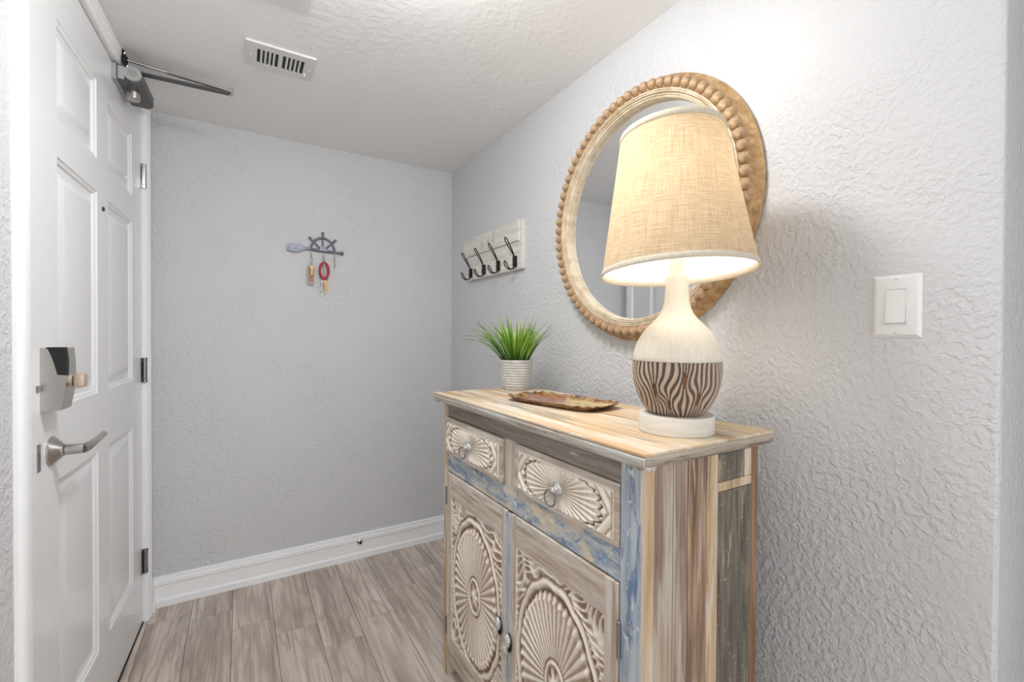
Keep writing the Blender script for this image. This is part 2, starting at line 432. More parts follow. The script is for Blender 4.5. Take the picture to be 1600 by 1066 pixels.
ap = put('access_plate', add(box(-.14, .178, 1.20, 1.458, CEIL-.006, CEIL, .002), box(-.11, .148, 1.23, 1.428, CEIL-.0075, CEIL-.005, .001)), m_vent, origin=(.02, 1.33, CEIL))
ap['label'] = 'flat pale cover plate on the ceiling at the top edge'; ap['category'] = 'cover plate'
DC = (.29, .90)
cl = thing('added_fill_light', 'added dome fill light above the entry, out of view', 'fill light', (DC[0], DC[1], CEIL))  # unseen lamp added to light the entry
put('base', lathe([(.0, CEIL), (.145, CEIL), (.148, CEIL-.004), (.148, CEIL-.018), (.140, CEIL-.022), (.0, CEIL-.022)], 48, DC), m_nickel, cl, smooth=40)
t = NT('fill_light_glass'); t.col((.9, .9, .9, 1)); t.b.inputs['Emission Color'].default_value = (.97, .985, 1.0, 1); t.b.inputs['Emission Strength'].default_value = FILL_LIGHT
put('glass_dome', lathe([(.136, CEIL-.022), (.134, CEIL-.045), (.120, CEIL-.070), (.090, CEIL-.090), (.045, CEIL-.101), (.0, CEIL-.104)], 48, DC), t.m, cl, smooth=180)
put('finial', lathe([(.0, CEIL-.100), (.008, CEIL-.104), (.009, CEIL-.110), (.0, CEIL-.117)], 16, DC), m_nickel, cl, smooth=60)

# ------------------------------------------------------------------ console cabinet
TX0, TX1, TY0, TY1, TZ = .590, .988, .534, 1.510, .989
XF, XB, Y0, Y1 = .618, .984, .566, 1.480
cb = thing('console_cabinet', 'weathered whitewashed wooden cabinet with carved doors and drawers under the mirror', 'cabinet', ((XF+XB)/2, (Y0+Y1)/2, 0))
tan_, cream, brown, gry, blue = lin(203, 170, 128), lin(226, 217, 203), lin(140, 116, 96), lin(139, 128, 117), lin(92, 116, 150)
m_top = wood('top_boards', [(.30, lin(158, 130, 98)), (.42, lin(206, 172, 128)), (.55, lin(212, 194, 166)), (.72, lin(206, 172, 126))], 'y', 22, 1.5, [(lin(218, 208, 192), 11, 1.4, .46, .58, .9), (lin(140, 130, 120), 30, 1.8, .56, .63, .8), (lin(204, 156, 104), 9, 1.0, .57, .65, .7), (lin(222, 216, 206), 26, 2.4, .58, .64, .8)], grain=.25, seed=4.2)
m_lip = wood('top_edge_worn', [(.3, lin(150, 136, 122)), (.5, lin(202, 194, 182)), (.7, lin(218, 210, 198))], 'y', 60, 3, [(lin(104, 84, 64), 90, 6, .60, .66, .8), (lin(216, 218, 214), 40, 4, .5, .6, .8)], seed=2)
m_lipx = wood('top_end_worn', [(.3, lin(130, 112, 95)), (.5, lin(184, 172, 156)), (.7, lin(202, 190, 172))], 'x', 60, 3, [(lin(86, 62, 40), 120, 10, .57, .62, .9), (lin(210, 208, 200), 40, 4, .54, .62, .7)], seed=5)
m_rail = wood('rail_grey_brown', [(.3, lin(112, 98, 88)), (.5, lin(142, 129, 119)), (.7, lin(168, 158, 148))], 'y', 50, 4, [(lin(136, 148, 156), 14, 4, .58, .66, .7), (lin(205, 200, 192), 30, 4, .62, .68, .7)], seed=1)
m_blue = wood('rail_blue', [(.3, lin(112, 132, 160)), (.46, lin(156, 168, 182)), (.58, lin(200, 198, 192)), (.8, lin(216, 206, 190))], 'y', 40, 12, [(lin(214, 198, 172), 20, 8, .52, .60, .95), (lin(104, 126, 158), 26, 16, .55, .60, .85), (lin(176, 188, 198), 30, 20, .56, .62, .8), (lin(232, 230, 224), 80, 24, .60, .65, .8)], grain=.25, seed=3)
m_bluev = wood('post_blue', [(.3, lin(136, 152, 172)), (.5, lin(180, 188, 195)), (.72, lin(206, 208, 206))], 'z', 50, 5, [(lin(104, 128, 162), 45, 10, .55, .61, .9), (lin(214, 182, 138), 14, 4.5, .57, .64, .95), (lin(234, 234, 230), 60, 34, .61, .66, .8)], grain=.25, seed=8)
m_wash = wood('frame_whitewash', [(.3, lin(168, 149, 131)), (.5, lin(200, 185, 169)), (.7, lin(222, 212, 199))], 'z', 60, 4, [(lin(228, 221, 208), 24, 3, .50, .60, .8), (lin(160, 172, 178), 12, 4, .61, .68, .6), (lin(164, 138, 116), 60, 4, .63, .69, .6)], grain=.28, seed=6)
m_washy = wood('rail_whitewash', [(.3, lin(162, 143, 126)), (.5, lin(196, 180, 163)), (.7, lin(220, 208, 194))], 'y', 60, 4, [(lin(226, 218, 205), 24, 3, .52, .62, .8), (lin(158, 174, 174), 9, 5, .57, .66, .7), (lin(150, 124, 102), 70, 4, .62, .68, .6)], grain=.28, seed=9)
m_pst = wood('post_tan', [(.3, lin(170, 140, 108)), (.5, lin(200, 172, 138)), (.7, lin(216, 198, 172))], 'z', 50, 3, [(lin(220, 209, 192), 26, 3, .50, .60, .85), (lin(150, 120, 92), 40, 3, .58, .65, .7)], grain=.25, seed=11)
m_backp = wood('post_red_brown', [(.3, lin(108, 78, 58)), (.5, lin(146, 110, 83)), (.7, lin(172, 138, 109))], 'z', 70, 2, [], grain=.3, seed=14)
m_brownp = wood('side_brown', [(.32, lin(124, 102, 84)), (.46, lin(162, 141, 122)), (.58, lin(190, 172, 152)), (.75, lin(204, 178, 144))], 'z', 50, 2.6, [(lin(198, 190, 178), 34, 2.4, .53, .61, .65), (lin(126, 110, 98), 60, 2.0, .57, .64, .7), (lin(206, 172, 130), 24, 1.4, .58, .64, .8), (lin(170, 186, 176), 30, 3, .63, .68, .8)], grain=.4, seed=12)
m_redp = wood('side_red_brown', [(.32, lin(112, 86, 68)), (.5, lin(154, 124, 101)), (.7, lin(192, 168, 142))], 'z', 56, 2.6, [(lin(190, 178, 166), 40, 2.4, .56, .63, .65), (lin(108, 94, 86), 44, 1.8, .55, .63, .7), (lin(206, 172, 132), 30, 1.6, .60, .65, .8)], grain=.4, seed=15)
m_greyp = wood('side_charcoal', [(.3, lin(84, 79, 71)), (.5, lin(118, 110, 98)), (.7, lin(156, 143, 122))], 'z', 60, 5, [(lin(184, 168, 140), 34, 3, .61, .66, .8), (lin(84, 80, 74), 40, 3, .55, .63, .6), (lin(190, 182, 166), 50, 160, .62, .66, .7)], seed=18, bump=.002)

# top: boards laid lengthwise, with a worn lip
tp = put('top', box(TX0+.004, TX1-.004, TY0+.004, TY1-.004, TZ-.020, TZ-.002), m_top, cb)
bw = (TX1-TX0)/5
for k in range(5):
    put('plank', box(TX0+bw*k+(0 if k else 0), TX0+bw*(k+1)-.0006, TY0, TY1, TZ-.006, TZ, .0012), m_top, tp)
put('front_edge', prism([(TX0+.003, TZ-.0065), (TX0, TZ-.010), (TX0, TZ-.022), (TX0+.004, TZ-.027), (TX0+.012, TZ-.031), (TX0+.03, TZ-.032), (TX0+.03, TZ-.0065)], TY0+.002, TY1-.002, 'y'), m_lip, cb, smooth=40)
for ya, sg in ((TY0, 1), (TY1, -1)):
    put('end_edge', prism([(ya+sg*.003, TZ-.0065), (ya, TZ-.010), (ya, TZ-.022), (ya+sg*.004, TZ-.027), (ya+sg*.012, TZ-.031), (ya+sg*.03, TZ-.032), (ya+sg*.03, TZ-.0065)], TX0+.003, TX1-.002, 'x'), m_lipx, cb, smooth=40)
TB = TZ-.031
# corner posts running down into feet; front right post is blue in front and tan at the side
PW = .053
pr = put('corner_post', box(XF, XF+.035, Y0+.0015, Y0+PW, 0, TB, .0015), m_bluev, cb, label='post with worn blue paint')
put('side_strip', box(XF+.002, XF+.034, Y0, Y0+.012, 0, TB, .001), m_pst, pr, label='tan side of the post')
put('corner_post', box(XF, XF+.035, Y1-.034, Y1, 0, TB, .0015), m_pst, cb)
put('corner_post', box(XB-.022, XB, Y0, Y0+.035, 0, TB, .0015), m_backp, cb, label='reddish back post')
put('corner_post', box(XB-.022, XB, Y1-.035, Y1, 0, TB, .0015), m_pst, cb)
# right side: vertical planks
sp = put('side_panel', box(XF+.034, XB-.021, Y0+.006, Y0+.018, .05, TB), m_brownp, cb)
px = [(.6525, .705, m_brownp), (.706, .748, m_brownp), (.749, .806, m_redp), (.807, .844, m_pst)]
for a_, b_, mm in px: put('plank', box(a_, b_-.001, Y0+.0012, Y0+.010, .05, TB, .0008), mm, sp)
put('plank', box(.845, .9615, Y0+.0012, Y0+.010, .05, .868, .0012), m_greyp, sp, label='charcoal weathered plank')
put('plank', box(.845, .9615, Y0+.0018, Y0+.010, .869, .888, .0008), m_pst, sp)
put('plank', box(.845, .935, Y0+.0012, Y0+.010, .889, .948, .0012), m_greyp, sp, label='charcoal weathered plank')
put('plank', box(.936, .9615, Y0+.0016, Y0+.010, .889, .948, .0008), m_pst, sp)
put('plank', box(.845, .9615, Y0+.0016, Y0+.010, .949, TB, .0008), m_pst, sp)
put('side_panel', box(XF+.034, XB-.021, Y1-.018, Y1-.004, .05, TB), m_brownp, cb)
put('back_panel', box(XB-.012, XB-.004, Y0+.02, Y1-.02, .05, TB), m_washy, cb)
put('bottom_board', box(XF+.02, XB-.012, Y0+.018, Y1-.018, .085, .10), m_washy, cb)
IY0, IY1 = Y0+PW, Y1-.034
put('top_rail', box(XF+.001, XF+.03, IY0, IY1, .911, TB, .001), m_rail, cb)
put('middle_rail', box(XF+.001, XF+.03, IY0, IY1, .7225, .786, .001), m_blue, cb, label='rail with worn blue paint')
put('drawer_divider', box(XF+.001, XF+.03, 1.000, 1.056, .786, .911, .001), m_wash, cb)
put('apron', prism([(IY0, .060), (IY0+.10, .062), ((IY0+IY1)/2, .070), (IY1-.10, .062), (IY1, .060), (IY1, .108), (IY0, .108)], XF+.002, XF+.025, 'x'), m_washy, cb)

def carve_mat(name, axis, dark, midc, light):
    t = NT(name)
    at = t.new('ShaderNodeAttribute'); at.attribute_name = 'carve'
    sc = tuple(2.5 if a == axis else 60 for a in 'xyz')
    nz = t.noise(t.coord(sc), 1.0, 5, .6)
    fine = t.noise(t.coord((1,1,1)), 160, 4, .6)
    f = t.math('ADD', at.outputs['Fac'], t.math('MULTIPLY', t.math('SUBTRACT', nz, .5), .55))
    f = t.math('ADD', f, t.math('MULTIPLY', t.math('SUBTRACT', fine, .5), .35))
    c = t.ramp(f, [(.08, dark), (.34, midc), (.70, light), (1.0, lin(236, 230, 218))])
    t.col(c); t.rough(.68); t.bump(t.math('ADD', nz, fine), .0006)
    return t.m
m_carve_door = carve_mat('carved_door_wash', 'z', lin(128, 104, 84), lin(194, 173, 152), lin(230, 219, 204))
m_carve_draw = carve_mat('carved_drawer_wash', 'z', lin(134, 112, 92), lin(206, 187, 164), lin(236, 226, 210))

def hfield(y0, y1, z0, z1, ny, nz, x, fn):
    ys = np.linspace(y0, y1, ny); zs = np.linspace(z0, z1, nz); U, Vv = np.meshgrid(ys, zs)
    h, c = fn(U, Vv)
    P = np.stack([x-h, U, Vv], -1).reshape(-1, 3)
    idx = np.arange(ny*nz).reshape(nz, ny)
    F = np.stack([idx[:-1, :-1], idx[:-1, 1:], idx[1:, 1:], idx[1:, :-1]], -1).reshape(-1, 4)
    return ([tuple(p) for p in P.tolist()], [tuple(f) for f in F.tolist()]), c.reshape(-1)

def put_field(name, g, c, mat, parent, **k):
    o = put(name, g, mat, parent, smooth=180, **k)
    a = o.data.attributes.new('carve', 'FLOAT', 'POINT'); a.data.foreach_set('value', np.clip(c, 0, 1).astype(np.float32)); return o

def sstep(a, b, x):
    t = np.clip((x-a)/(b-a), 0, 1); return t*t*(3-2*t)

def foliage(U, V, sd):
    rs = np.random.RandomState(sd); wx = np.zeros_like(U); wz = np.zeros_like(U)
    for k in range(3):
        a, b, p = rs.uniform(25, 60), rs.uniform(25, 60), rs.uniform(0, 6.3)
        wx += np.sin(a*U+b*V+p)*.010/(k+1); wz += np.cos(b*U-a*V+p*1.3)*.010/(k+1)
    q = np.zeros_like(U)
    for k in range(3):
        th = rs.uniform(0, pi); f = rs.uniform(170, 240); p = rs.uniform(0, 6.3)
        q += np.sin(f*(cos(th)*(U+wx)+sin(th)*(V+wz))+p)
    q = np.abs(q)/1.6
    return np.clip(1-q, 0, 1)

def door_carving(cy, cz, sd, hy, z0, z1):
    a, b = .147, .215
    def fn(U, V):
        u, v = U-cy, V-cz; rho = np.sqrt((u/a)**2+(v/b)**2)+1e-6; th = np.arctan2(v/b, u/a)
        N = 44
        ray = np.abs(np.cos(N/2*th)); rayl = ray**3.0
        wob = .012*np.sin(7*th+sd)+.008*np.sin(13*th)
        inn = sstep(.27, .31, rho)*(1-sstep(.93+wob, .97+wob+.03*ray, rho))
        fade = .35+.65*sstep(.25, .8, rho)
        h = inn*(.0030+.0050*rayl*fade); c = inn*(.30+.62*rayl)
        # scalloped outer rim
        sca = 1.045+.028*np.abs(np.cos(7*th))
        rim = np.exp(-((rho-sca)/.045)**2); h = h+rim*.0075; c = np.maximum(c, rim*.98)
        out = sstep(sca+.05, sca+.10, rho)
        fo = foliage(u, v, sd); h = h+out*fo*.0070; c = np.maximum(c, out*(.22+.70*fo))
        # centre boss: ring, flower
        ring = np.exp(-((rho-.24)/.025)**2); h = h+ring*.0065; c = np.maximum(c, ring*.95)
        fl = (rho < .215)*(.5+.5*np.cos(6*th))*np.clip(1-(rho/.215)**2, 0, 1)+np.exp(-(rho/.07)**2)
        h = h+fl*.0055; c = np.maximum(c, np.clip(fl, 0, 1)*.9+.12*(rho < .22))
        dot = np.exp(-((rho-.90)/.022)**2)*ray; h = h+dot*.003
        # arched frame: carving dies into the flat border
        edge = np.minimum(np.minimum(hy-np.abs(u), 1), np.minimum(V-z0, z1-V))
        e = sstep(0, .006, edge); h = h*e+(1-e)*.006
        h = h+.0004*np.sin(900*u)*0
        return h, c*e+(1-e)*.65
    return fn

def cab_door(ya, yb, kn, hinge_left, sd):
    z0, z1 = .112, .7205; xd = XF-.004; fwid = .037
    d = put('door', box(XF+.010, XF+.020, ya+.004, yb-.004, z0+.004, z1-.004), m_wash, cb, label='carved door with a sunburst medallion')
    for (a_, b_, mm) in ((ya+.0015, ya+fwid, m_wash if hinge_left else m_wash), (yb-fwid, yb-.0015, m_wash)):
        put('stile', box(xd, XF+.018, a_, b_, z0, z1-.002, .0012), mm, d)
    cy = (ya+yb)/2; cz = .383
    za, zb = .160, .640
    put('rail', box(xd, XF+.018, ya+fwid, yb-fwid, z0, za, .0012), m_washy, d)
    put('rail', box(xd, XF+.018, ya+fwid, yb-fwid, zb, z1-.002, .0012), m_washy, d)
    hy = (yb-ya)/2-fwid
    g, c = hfield(ya+fwid-.001, yb-fwid+.001, za-.001, zb+.001, 190, 260, XF+.003, door_carving(cy, cz, sd, hy, za, zb))
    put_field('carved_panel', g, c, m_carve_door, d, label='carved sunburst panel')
    return d
SPL = 1.026
dl = cab_door(SPL, IY1-.001, 0, True, 3)
dr = cab_door(IY0+.001, SPL, 0, False, 5)
m_bluestile = m_bluev
put('closing_strip', box(XF-.0065, XF+.01, SPL-.011, SPL+.011, .112, .7185, .0015), m_bluev, dr, label='worn blue strip where the doors meet')

m_antq = plain('antique_white_iron', lin(196, 194, 190), .5, .35, .55, 220)
def butterfly(y, z, parent):
    k = put('knob', add(sphere((XF-.014, y, z+.004), .009, .0125, .018, 14, 8), sphere((XF-.018, y+.004, z-.020), .008, .0105, .020, 12, 8), cone((XF-.012, y, z), (XF+.0, y, z), .006, .006, 12)), m_antq, parent, smooth=180, label='mottled white metal pull')
    put('backplate', sphere((XF-.0075, y, z-.004), .003, .0125, .026, 14, 8), m_iron, k, smooth=180)
butterfly(1.066, .395, dl); butterfly(1.014, .378, dr)
for z in (.634, .182): 
    put('hinge', add(cone((XF-.004, IY1+.003, z-.026), (XF-.004, IY1+.003, z+.026), .004, .004, 10), sphere((XF-.004, IY1+.003, z+.029), .004), sphere((XF-.004, IY1+.003, z-.029), .004)), m_steel, dl, smooth=50)
    put('hinge', add(cone((XF-.004, IY0-.002, z-.052), (XF-.004, IY0-.002, z+.010), .004, .004, 10), sphere((XF-.004, IY0-.002, z+.012), .004), sphere((XF-.004, IY0-.002, z-.054), .004)), m_steel, dr, smooth=50)

def drawer_carving(cy, cz, hy, hz, sd):
    a, b = hy*.80, hz*1.02
    def fn(U, V):
        u, v = U-cy, V-cz
        ex = 3.0; rho = ((np.abs(u)/a)**ex+(np.abs(v)/b)**ex)**(1/ex)+1e-6
        thr = np.arctan2(v*1.55, u); N = 34
        ph = N/2*thr
        fl = np.abs(np.cos(ph)); ridge = fl**5
        sca = .90+.07*np.abs(np.sin(ph))
        r2 = np.hypot(u, v)
        inn = (1-sstep(sca, sca+.05, rho))*sstep(.010, .016, r2)
        dish = np.abs(np.sin(ph))
        h = inn*(.0030+.0050*ridge+.0022*dish*sstep(.012, .06, r2)); c = inn*(.40+.55*ridge+.25*dish*sstep(.5, .9, rho))
        lip = np.exp(-((rho-sca-.015)/.022)**2); h -= lip*.0015; c = c-lip*.25
        out = sstep(sca+.05, sca+.09, rho)
        # four corner leaves
        cu, cv = hy-np.abs(u), hz-np.abs(v)
        lf = np.abs(np.sin((cu*1.2+cv)*95))**1.2*sstep(.004, .012, cu); h += out*(.0030+.0055*lf); c = np.maximum(c, out*(.30+.6*lf))
        edge = np.minimum(hy-np.abs(u), hz-np.abs(v)); e = sstep(0, .005, edge)
        return h*e+(1-e)*.005, np.clip(c, 0, 1)*e+(1-e)*.75
    return fn
ring_src = {}
def drawer(ya, yb, z0, z1, ky, kz, out, sd):
    xo = XF-out; bw_ = .013
    d = put('drawer', box(xo+.008, XF+.03, ya+.001, yb-.001, z0+.001, z1-.001), m_wash, cb, label='carved sunburst drawer')
    put('drawer_border', add(box(xo, xo+.012, ya, yb, z0, z0+bw_, .0012), box(xo, xo+.012, ya, yb, z1-bw_, z1, .0012), box(xo, xo+.012, ya, ya+bw_, z0+bw_, z1-bw_, .0012), box(xo, xo+.012, yb-bw_, yb, z0+bw_, z1-bw_, .0012)), m_washy, d)
    g, c = hfield(ya+bw_-.001, yb-bw_+.001, z0+bw_-.001, z1-bw_+.001, 240, 80, xo+.0065, drawer_carving(ky, kz, (yb-ya)/2-bw_, (z1-z0)/2-bw_, sd))
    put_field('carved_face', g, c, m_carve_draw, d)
    k = put('pull_knob', add(lathe_x(xo+.002, ky, kz, [(.015, 0), (.0145, .003), (.010, .006), (.0065, .010), (.0085, .015), (.007, .019), (.001, .021)])), m_antq, d, smooth=60, label='antique white metal drawer pull')
    R = .0165; pts = [(xo-.021-.0028*sin(2*pi*i/24), ky+.001+R*sin(2*pi*i/24), kz-.015+R*1.1*cos(2*pi*i/24)) for i in range(24)]
    put('pull_ring', tube(pts, .0022, 8, True), m_steel, k, smooth=180)
def lathe_x(x, y, z, prof, n=24):
    V, F = [], []
    for rad, o in prof:
        for k in range(n): V.append((x-o, y+rad*cos(2*pi*k/n), z+rad*sin(2*pi*k/n)))
    for i in range(len(prof)-1):
        for k in range(n): F.append((i*n+k, i*n+(k+1) % n, (i+1)*n+(k+1) % n, (i+1)*n+k))
    F.append(tuple(range((len(prof)-1)*n, len(prof)*n))); return V, F
drawer(1.058, 1.4455, .789, .909, 1.262, .842, .010, 1)
drawer(.6205, .998, .787, .909, .811, .842, .004, 2)

# ------------------------------------------------------------------ table lamp
LC = (.800, .640); z_ = TZ
lp = thing('table_lamp', 'cream table lamp with wavy carved wooden belly and glowing linen shade', 'lamp', (LC[0], LC[1], TZ))
m_lbase = wood('lamp_base_wash', [(.3, lin(214, 206, 193)), (.6, lin(225, 218, 205))], 'z', 10, 160, [], grain=.12, seed=2.2)
m_lcream = wood('lamp_cream_glaze', [(.3, lin(222, 212, 194)), (.6, lin(232, 223, 206))], 'z', 160, 5, [], grain=.10, rough=.45, seed=3.3)
put('base', lathe([(0, TZ), (.0755, TZ), (.077, TZ+.0015), (.077, TZ+.036), (.0755, TZ+.038), (.030, TZ+.038), (0, TZ+.038)], 64, LC), m_lbase, lp, smooth=40)
zb0, zb1 = TZ+.038, 1.139
def prof_r(z):
    zs = np.array([zb0, zb0+.006, zb0+.02, zb0+.04, zb0+.065, zb0+.09, zb1]); rs = np.array([.053, .060, .0705, .0800, .0875, .0905, .0902])
    return np.interp(z, zs, rs)
nth, nzz = 420, 70
th = np.linspace(0, 2*pi, nth, endpoint=False); zz = np.linspace(zb0, zb1, nzz); TH, ZZ = np.meshgrid(th, zz)
view = atan2(-LC[1], -LC[0])             # direction from the lamp to the front
D = (TH-view+pi) % (2*pi)-pi
fz = (ZZ-zb0)/(zb1-zb0)
fld = 56*TH/(2*pi)
kn = [(.18, .70, .13, .28, 1.0), (-.17, .24, .10, .20, .8), (.55, .36, .12, .24, -1.0), (-.50, .50, .13, .25, .7), (1.5, .5, .15, .3, 1), (-1.4, .6, .15, .3, -1), (2.6, .4, .15, .3, 1), (-2.4, .6, .14, .3, 1)]
kmask = np.zeros_like(TH)
for a_, f_, wa, wf, sg in kn:
    da = (D-a_+pi) % (2*pi)-pi; e = np.exp(-((fz-f_)/wf)**2)
    fld = fld + 1.7*e*np.tanh(da/wa*1.3)*np.exp(-(da/(wa*4.5))**2)
    kmask = np.maximum(kmask, (1-sstep(.6, 1.0, np.sqrt((da/(wa*.42))**2+((fz-f_)/(wf*.62))**2))))
fld = fld + .35*np.sin(fz*5.5+TH*3)+.20*np.sin(fz*9+TH*7)
rid = sstep(.12, .66, .5+.5*np.cos(2*pi*fld))*(1-kmask)
ed = sstep(0, .03, fz)*sstep(0, .02, 1-fz)
RR = prof_r(ZZ)+(-.0018+.0024*rid)*ed
P = np.stack([LC[0]+RR*np.cos(TH), LC[1]+RR*np.sin(TH), ZZ], -1).reshape(-1, 3)
ii = np.arange(nth*nzz).reshape(nzz, nth); jj = np.roll(ii, -1, 1)
Fq = np.stack([ii[:-1], jj[:-1], jj[1:], ii[1:]], -1).reshape(-1, 4)
t = NT('lamp_carved_wood'); at = t.new('ShaderNodeAttribute'); at.attribute_name = 'carve'
nz_ = t.noise(t.coord((60, 60, 14)), 1, 5, .6); n2 = t.noise(t.coord((1, 1, 1)), 12, 3)
f = t.math('ADD', at.outputs['Fac'], t.math('MULTIPLY', t.math('SUBTRACT', nz_, .5), .4))
c1 = t.ramp(f, [(.05, lin(88, 71, 58)), (.40, lin(116, 97, 82)), (.72, lin(156, 137, 119)), (1.05, lin(184, 166, 147))])
at2 = t.new('ShaderNodeAttribute'); at2.attribute_name = 'knot'
c1 = t.mix(at2.outputs['Fac'], c1, t.ramp(nz_, [(.35, lin(60, 32, 16)), (.65, lin(140, 84, 38))]))
t.col(c1); t.rough(.5)
lb = put('carved_belly', ([tuple(p) for p in P.tolist()], [tuple(q) for q in Fq.tolist()]), t.m, lp, smooth=180, label='belly carved with wavy wooden ridges')
a = lb.data.attributes.new('carve', 'FLOAT', 'POINT'); a.data.foreach_set('value', rid.reshape(-1).astype(np.float32))
a = lb.data.attributes.new('knot', 'FLOAT', 'POINT'); a.data.foreach_set('value', kmask.reshape(-1).astype(np.float32))
up = [(.0890, 1.139), (.0902, 1.1405), (.0895, 1.150), (.0870, 1.163), (.0825, 1.176), (.0760, 1.189), (.0672, 1.202), (.0560, 1.215), (.0440, 1.227), (.0345, 1.239), (.0288, 1.252), (.0255, 1.268), (.0240, 1.285), (.0237, 1.300), (.0245, 1.316), (.0245, 1.3175), (.017, 1.3178), (.0, 1.3178)]
put('upper_body', lathe(up, 64, LC), m_lcream, lp, smooth=50)
put('neck_tube', lathe([(.0145, 1.3175), (.0145, 1.395), (.012, 1.397), (0, 1.397)], 32, LC), m_lcream, lp, smooth=40)
put('socket', lathe([(.017, 1.395), (.018, 1.400), (.018, 1.430), (.012, 1.435), (0, 1.435)], 24, LC), m_nickel, lp, smooth=40)
t = NT('bulb_glow'); t.b.inputs['Emission Color'].default_value = (1.0, .91, .80, 1); t.b.inputs['Emission Strength'].default_value = BULB; t.col((.9, .9, .9, 1))
put('bulb', lathe([(.012, 1.433), (.014, 1.442), (.025, 1.462), (.0290, 1.485), (.0295, 1.535), (.026, 1.562), (.015, 1.576), (.0, 1.579)], 24, LC), t.m, lp, smooth=180)
zs0, zs1, rs0, rs1 = 1.328, 1.630, .1560, .1060
def shade():
    n, m = 96, 12; V, F = [], []
    for i in range(m+1):
        f = i/m
        for k in range(n):
            a_ = 2*pi*k/n; V.append((LC[0]+(rs0+(rs1-rs0)*f)*cos(a_), LC[1]+(rs0+(rs1-rs0)*f)*sin(a_), zs0+(zs1-zs0)*f))
    for i in range(m):
        for k in range(n): F.append((i*n+k, i*n+(k+1) % n, (i+1)*n+(k+1) % n, (i+1)*n+k))
    return V, F
t = NT('linen_shade'); t.n.remove(t.b)
tc = t.new('ShaderNodeTexCoord'); sp_ = t.new('ShaderNodeSeparateXYZ'); t.link(tc.outputs['Object'], sp_.inputs[0])
ang = t.math('ARCTAN2', sp_.outputs[1], sp_.outputs[0])
def uvw(sa, sz):
    cbn = t.new('ShaderNodeCombineXYZ'); t.link(t.math('MULTIPLY', ang, sa), cbn.inputs[0]); t.link(t.math('MULTIPLY', sp_.outputs[2], sz), cbn.inputs[1]); return cbn.outputs[0]
n1 = t.noise(uvw(3.2, 420), 1.0, 5, .75); n2 = t.noise(uvw(80, 13), 1.0, 5, .75)
thr_ = t.math('ADD', t.ramp(n1, [(.42, 0.0), (.66, 1.0)]), t.ramp(n2, [(.42, 0.0), (.66, 1.0)]))
lc_ = t.mix(t.ramp(t.math('MULTIPLY', thr_, .5), [(.0, 0.0), (.8, 1.0)]), lin(240, 225, 199), lin(198, 171, 134))
df = t.new('ShaderNodeBsdfDiffuse'); tl = t.new('ShaderNodeBsdfTranslucent'); ms = t.new('ShaderNodeMixShader'); ms.inputs[0].default_value = .5
t.link(lc_, df.inputs[0]); t.link(lc_, tl.inputs[0]); t.link(df.outputs[0], ms.inputs[1]); t.link(tl.outputs[0], ms.inputs[2])
t.link(ms.outputs[0], t.n['Material Output'].inputs[0])
SHM = Matrix.Translation((LC[0]-.004, LC[1]+.005, 1.447)) @ Matrix.Rotation(radians(2.6), 4, Vector((-LC[0], -LC[1], 0)).normalized()) @ Matrix.Rotation(radians(3.0), 4, Vector((LC[1], -LC[0], 0)).normalized()*-1) @ Matrix.Translation((-LC[0], -LC[1], -1.45))
def tilt(g): return [SHM @ Vector(v) for v in g[0]], g[1]
sh = put('lamp_shade', tilt(shade()), t.m, lp, smooth=180, label='tapered beige linen shade, lit from inside')
t = NT('shade_lining'); t.n.remove(t.b)
df = t.new('ShaderNodeBsdfDiffuse'); tl = t.new('ShaderNodeBsdfTranslucent'); ms = t.new('ShaderNodeMixShader'); ms.inputs[0].default_value = .17
df.inputs[0].default_value = (.90, .88, .84, 1); tl.inputs[0].default_value = (.90, .86, .78, 1)
t.link(df.outputs[0], ms.inputs[1]); t.link(tl.outputs[0], ms.inputs[2]); t.link(ms.outputs[0], t.n['Material Output'].inputs[0])
rs0 -= .0012; rs1 -= .0012
put('lining', tilt(shade()), t.m, sh, smooth=180, label='white inner lining of the shade')
rs0 += .0012; rs1 += .0012
m_band = wood('shade_band_linen', [(.3, lin(200, 186, 164)), (.6, lin(222, 211, 192))], 'z', 300, 200, [], grain=.3, seed=1.1, rough=.9)
def band(z0, z1):
    f0, f1 = (z0-zs0)/(zs1-zs0), (z1-zs0)/(zs1-zs0); ra, rb = rs0+(rs1-rs0)*f0, rs0+(rs1-rs0)*f1; e = .0022
    return lathe([(ra+e*.4, z0-.001), (ra+e, z0+.001), (rb+e, z1-.001), (rb+e*.4, z1+.001), (rb-e*.6, z1), (ra-e*.6, z0)], 96, LC, closed=True)
put('trim_band', tilt(band(zs0-.001, zs0+.010)), m_band, sh, smooth=60); put('trim_band', tilt(band(zs1-.011, zs1+.001)), m_band, sh, smooth=60)
hub = [(LC[0]+.014*cos(2*pi*k/24), LC[1]+.014*sin(2*pi*k/24), 1.606) for k in range(24)]
put('spider_ring', tilt(add(tube(hub, .002, 6, True), *[tube([(LC[0]+.014*cos(a_), LC[1]+.014*sin(a_), 1.606), (LC[0]+.1065*cos(a_), LC[1]+.1065*sin(a_), 1.622)], .0016, 6) for a_ in (.4, .4+2*pi/3, .4+4*pi/3)])), m_nickel, sh, smooth=60)
harp = [(LC[0]+.048*sin(pi*k/20)*cos(1.2), LC[1]+.048*sin(pi*k/20)*sin(1.2), 1.43+.175*k/20) for k in range(21)]
harp2 = [(2*LC[0]-x, 2*LC[1]-y, z) for x, y, z in harp]
put('harp', add(tube(harp, .0016, 6), tube(harp2, .0016, 6)), m_nickel, lp, smooth=60)

